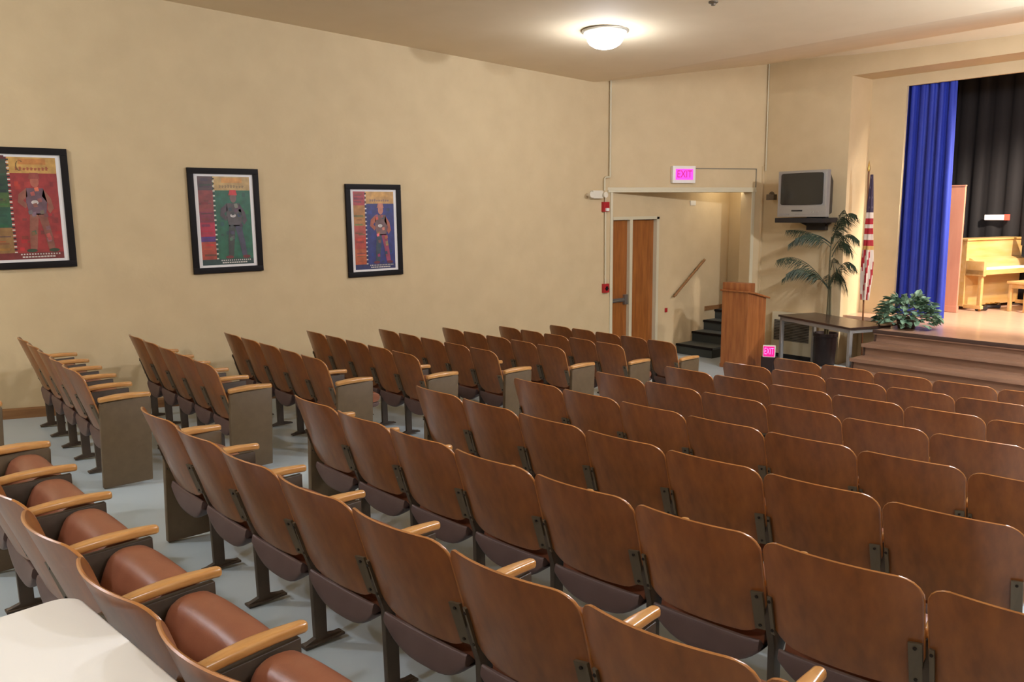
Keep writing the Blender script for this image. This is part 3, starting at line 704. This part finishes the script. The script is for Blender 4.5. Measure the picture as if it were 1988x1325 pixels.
# ------------------------------------------------------------------ palm in a pot
PX, PY = 2.29, 12.185
t = thing('potted_palm', 'tall potted palm with drooping fronds under the television', 'potted palm', (PX, PY, FZ))
b = MB(); b.lathe([(.0,0),(.14,0),(.15,.02),(.172,.46),(.185,.47),(.185,.52),(.168,.52),(.158,.47),(.0,.47)], 28, cap=False); b.obj('pot', M['pot'], t)
b = MB(); b.lathe([(.157,.475),(.0,.482)], 24, cap=False); b.obj('soil', M['soil'], t)
b = MB(); b.tube([(0,.0,.47),(.01,.02,.8),(.0,.04,1.2)], [.03,.026,.022], 10); b.tube([(0,.04,1.18),(-.02,.05,1.6),(0,.03,2.0)], [.02,.014,.008], 8)
b.tube([(.03,.0,.47),(.05,.02,.8),(.03,.03,1.25)], [.016,.014,.01], 8); b.obj('stem', M['stem'], t)
def frond(base, tip, lift, nl, ll, seed):
    rnd = random.Random(seed); b = MB(); base = Vector(base); tip = Vector(tip); mid = (base+tip)/2+Vector((0,0,lift))
    P = [base*(1-s)**2+mid*2*s*(1-s)+tip*s*s for s in [i/14 for i in range(15)]]
    b.tube(P, [.007*(1-i/18) for i in range(15)], 5)
    dirx = (tip-base); dirx.z = 0; dirx.normalize(); sidev = Vector((-dirx.y, dirx.x, 0))
    nl = int(nl*.8)
    for i in range(nl):
        s = .18+.8*i/nl
        p = base*(1-s)**2+mid*2*s*(1-s)+tip*s*s; d = ((mid-base)*(1-s)+(tip-mid)*s).normalized()
        for sg in (-1, 1):
            l = ll*(math.sin(PI*min(1, s*.85+.12))**.6)*rnd.uniform(.85,1.1)
            dv = (d*.65+sidev*sg*.35+Vector((0,0,-.55-.25*rnd.random()))).normalized(); wv = dv.cross(sidev*sg+Vector((0,0,.4))).normalized()*.0065
            q1 = p+dv*l*.45+Vector((0,0,.02)); q2 = p+dv*l+Vector((0,0,-.04))
            b.add([p-wv*.4, p+wv*.4, q1+wv, q2, q1-wv], [(0,1,2,3,4)])
    for k, v in enumerate(b.v):   # keep leaves in front of the wall
        if v[1] > .17: b.v[k] = (v[0], .17, v[2])
    b.obj('frond', M['leaf'], t, smooth=0, recalc=False)
FR = [((0,.02,1.2),(-.80,-.12,1.62),.44,34,.26), ((0,.02,1.22),(-.50,-.35,1.42),.38,30,.26), ((0,.02,1.22),(.42,-.28,1.40),.34,30,.26), ((.02,.02,1.25),(.52,.0,1.55),.42,30,.24), ((.02,.02,1.2),(.22,-.4,1.3),.4,26,.24),
      ((0,.03,1.9),(-.68,-.1,2.10),.16,28,.18), ((0,.03,1.95),(.50,-.05,2.34),.34,32,.24), ((0,.03,1.9),(.36,-.25,2.05),.26,30,.26), ((.02,.03,1.7),(.48,-.1,1.78),.40,32,.28), ((0,.03,1.85),(-.40,-.3,1.98),.2,26,.22), ((.02,.02,1.5),(.34,-.3,1.5),.40,30,.26), ((.02,.03,1.95),(.44,-.2,2.22),.42,28,.24), ((.02,.03,1.8),(.56,.0,1.95),.34,28,.24),
      ((.02,.03,1.9),(.30,-.1,2.42),.22,26,.2), ((0,.03,1.9),(-.55,-.25,1.86),.34,28,.22), ((.02,.02,1.3),(.50,-.2,1.2),.40,28,.24), ((0,.02,1.2),(-.66,-.2,1.30),.46,28,.22)]
for i, (a, c, l, n, ll) in enumerate(FR): frond(a, (c[0]*(.82 if c[0] > 0 else 1.06), c[1], c[2]), l, n, ll, i)

# ------------------------------------------------------------------ flag
t = thing('flag_on_pole', 'furled American flag hanging from a wooden pole left of the blue curtain', 'flag', (2.86, 12.2, FZ))
b = MB(); b.lathe([(.0,0),(.13,0),(.13,.02),(.05,.05),(.03,.09),(.0,.09)], 24, cap=False); b.obj('base', M['brass'], t)
b = MB(); b.tube([(.02,0,.08), (-.035,0,2.98)], .0125, 10); b.obj('pole', M['brasspole'], t)
b = MB(); b.lathe([(.0,2.97),(.018,2.98),(.02,3.02),(.012,3.08),(.0,3.14)], 14, (-.035,0,0), cap=False); b.obj('finial', M['brass'], t)
b = MB(); nz, na = 64, 28; red, wh, nav, gold = rgb(168,30,40), rgb(216,196,178), rgb(58,42,62), rgb(196,150,80)
vs = []
for j in range(nz+1):
    s = j/nz; z = 2.93-s*1.85
    w0 = .018+.058*min(1, s*1.5)-.02*max(0, (s-.8)/.2)
    for k in range(na):
        a = 2*PI*k/na; r = w0*(1+.22*math.sin(5*a+3*s)+.1*math.sin(9*a-6*s))
        vs.append((.03*s+.015+r*math.cos(a)*1.0-.02*s, .55*r*math.sin(a), z))
b.v = vs
for j in range(nz):
    s = j/nz
    for k in range(na):
        a = k/na
        if s < .29: col = nav if not ((j % 5 == 1) and (k % 6 == 2)) else rgb(120,104,110)
        elif s < .55: col = [wh, red][int((s-.29)/.26*6) % 2]
        elif s < .585: col = gold
        else: col = [red, wh, wh][int((s*9+abs(a-.6)*16)*1.0) % 3]
        b.f.append([j*na+k, j*na+(k+1)%na, (j+1)*na+(k+1)%na, (j+1)*na+k]); b.m.append(0); b.c.append(col)
b.f.append(list(range(na))); b.m.append(0); b.c.append(nav); b.f.append([nz*na+k for k in range(na)]); b.m.append(0); b.c.append(red)
b.obj('flag_cloth', M['flag'], t, smooth=60)

# ------------------------------------------------------------------ leafy plant on the stage corner
t = thing('leafy_plant', 'bushy variegated green plant at the left corner of the stage', 'plant', (3.72, 11.75, ZS))
b = MB(); b.lathe([(.0,0),(.11,0),(.14,.14),(.12,.14),(.11,.12),(.0,.12)], 20, cap=False); b.obj('planter', M['pot'], t)
def bush(seed, n, name):
    rnd = random.Random(seed); b = MB()
    for i in range(n):
        th = rnd.uniform(0, 2*PI); el = rnd.uniform(.02, 1.0)
        R_ = Vector((math.cos(th)*.40*math.cos(el*1.2), math.sin(th)*.28*math.cos(el*1.2), .07+.38*math.sin(el*1.35)))*rnd.uniform(.7, 1.03)
        R_.z = max(R_.z, .05)
        out = Vector((R_.x, R_.y, R_.z*.3)).normalized(); side = out.cross(Vector((0,0,1))).normalized()
        d = (out+Vector((0,0,rnd.uniform(-.9,.2)))+side*rnd.uniform(-.6,.6)).normalized(); w = d.cross(out+Vector((.2,.1,1))).normalized()
        l = rnd.uniform(.08,.14); wd = l*.34; nrm = d.cross(w)*l*.12
        p = R_
        b.add([p, p+d*l*.3+w*wd-nrm, p+d*l*.7+w*wd*.8-nrm, p+d*l, p+d*l*.7-w*wd*.8-nrm, p+d*l*.3-w*wd-nrm, p+d*l*.5], [(0,1,6),(1,2,6),(2,3,6),(3,4,6),(4,5,6),(5,0,6)])
        for kk in range(7):
            v = b.v[-7+kk]
            if v[2] < .012: b.v[-7+kk] = (v[0], v[1], .012)
    return b
bush(11, 420, 'foliage').obj('foliage', M['ivy'], t, smooth=0, recalc=False)

# ------------------------------------------------------------------ piano, bench and other things on the stage
pr_ = 1.36-PI/2+math.radians(0)
pd = 1.34     # direction of the piano's long side
t = thing('upright_piano', 'blond wooden upright piano standing on the bright stage', 'piano', (3.40, 14.45, ZS), pd)
# local x: along the piano, local y: negative towards the keyboard side
LP = 1.45
b = MB(); b.box(0, LP, 0, .30, .05, 1.12, bev=.006); b.obj('case', M['piano'], t, smooth=0)
b = MB(); b.box(-.02, LP+.02, -.02, .32, 1.12, 1.15, bev=.006); b.obj('lid', M['piano'], t, smooth=0)
b = MB(); b.box(0, LP, -.30, 0, .58, .66, bev=.006); b.obj('keybed', M['piano'], t, smooth=0)
b = MB(); b.box(.08, LP-.08, -.27, -.10, .66, .685); b.obj('keys', M['keys'], t, smooth=0)
b = MB(); b.prism([(-.10,.685),(-.10,.80),(-.02,.84),(0,.84),(0,.685)], .07, LP-.07, 'x', bev=.004); b.obj('fallboard', M['piano'], t)
for x in (0, LP-.07):
    b = MB(); b.box(x, x+.07, -.31, 0, .56, .80, bev=.01); b.obj('cheek', M['piano'], t)
for x in (.01, LP-.07):
    b = MB(); b.box(x, x+.06, -.28, -.22, .04, .56, bev=.008); b.obj('leg', M['piano'], t)
    b = MB(); b.box(x-.005, x+.065, -.30, 0, .03, .09, bev=.008); b.obj('foot', M['piano'], t)
for x in (.04, LP-.04):
    for y in (-.26, .2):
        b = MB(); b.tube([(x-.012, y, .022), (x+.012, y, .022)], .022, 14); b.obj('caster', M['brass'], t)
b = MB()
for x in (-.12, 0, .12): b.box(LP/2+x-.015, LP/2+x+.015, -.08, 0, .06, .075)
b.obj('pedals', M['brass'], t, smooth=0)
t = thing('piano_bench', 'blond wooden bench standing before the upright piano', 'bench', (4.10, 14.75, ZS), pd)
b = MB(); b.box(-.05, .75, -.17, .17, .44, .48, bev=.006); b.obj('seat', M['piano'], t)
b = MB(); b.box(-.02, .72, -.145, .145, .37, .44); b.obj('apron', M['piano'], t, smooth=0)
for x in (-.0, .70):
    for y in (-.125, .125):
        b = MB(); b.prism([(x-.025,y-.025),(x+.025,y-.025),(x+.025,y+.025),(x-.025,y+.025)], 0, .44, 'z', bev=.004); b.obj('leg', M['piano'], t)
b0 = thing('tall_cabinet', 'tall narrow peach wooden panel between the blue curtain and the piano', 'panel', (3.37, 14.0, ZS))
b = MB(); b.box(-.13, .11, 0, .05, .1, 1.98, bev=.004); b.obj('panel', M['peach'], b0, smooth=0)
b = MB(); b.box(-.14, .12, -.012, .06, 0, .1, bev=.004); b.obj('plinth', M['peach'], b0, smooth=0)
b = MB(); b.box(-.135, .115, -.006, .056, 1.98, 2.0, bev=.003); b.obj('cap', M['peach'], b0, smooth=0)
b = MB(); b.tube([(3.62,14.42,ZS+.03),(3.7,14.6,ZS+.035),(3.6,14.85,ZS+.03),(3.75,15.0,ZS+.035),(3.66,15.25,ZS+.03)], .03, 8); tag(b.obj('cable_bundle', M['blackplastic']), 'dark cable bundle on the stage floor under the piano', 'cable')
b0 = thing('music_stand', 'dark music stand with bag at the right edge of the frame behind the piano', 'music stand', (4.17, 15.45, ZS))
b = MB(); b.tube([(0,0,.1),(0,0,1.05)], .014, 8); b.obj('pole', M['blackplastic'], b0)
b = MB(); b.box(-.33, .25, -.05, .0, 1.02, 1.34, bev=.01, T=Matrix.Rotation(-.05, 4, 'X')); b.obj('desk', M['blackplastic'], b0)
for k in range(3):
    a = k*2*PI/3; b = MB(); b.tube([(0,0,.16),(.13*math.cos(a),.13*math.sin(a),.01)], .01, 6); b.obj('leg', M['blackplastic'], b0)
b0 = thing('stage_exit_light', 'small glowing white and red sign on the dark backdrop above the piano', 'sign', (3.28, 15.9, 1.71))
b = MB(); b.box(-.19, .12, 0, .04, -.045, .045, bev=.006); b.obj('white_panel', M['signglow'], b0)
b = MB(); b.box(.12, .20, 0, .04, -.05, .05, bev=.006); b.obj('red_end', M['signred'], b0)
b = MB(); b.box(4.60, 4.75, 11.28, 11.304, .175, .21, bev=.003); tag(b.obj('outlet_cover', M['whiteplastic']), 'small white cover plate on the riser below the stage edge', 'outlet')
b = MB(); b.box(4.95, 5.27, 10.385, 10.404, -.37, -.285); tag(b.obj('floor_vent', M['dark'], smooth=0), 'dark vent opening in the lowest visible stage step', 'vent')
b = MB(); b.lathe([(.0,-.035),(.02,-.035),(.025,-.02),(.045,-.012),(.045,0),(0,0)], 20, (3.76,7.11,CZ(7.11)), cap=False); tag(b.obj('sprinkler_head', M['bracket']), 'small dark sprinkler head on the ceiling at the top edge', 'sprinkler')
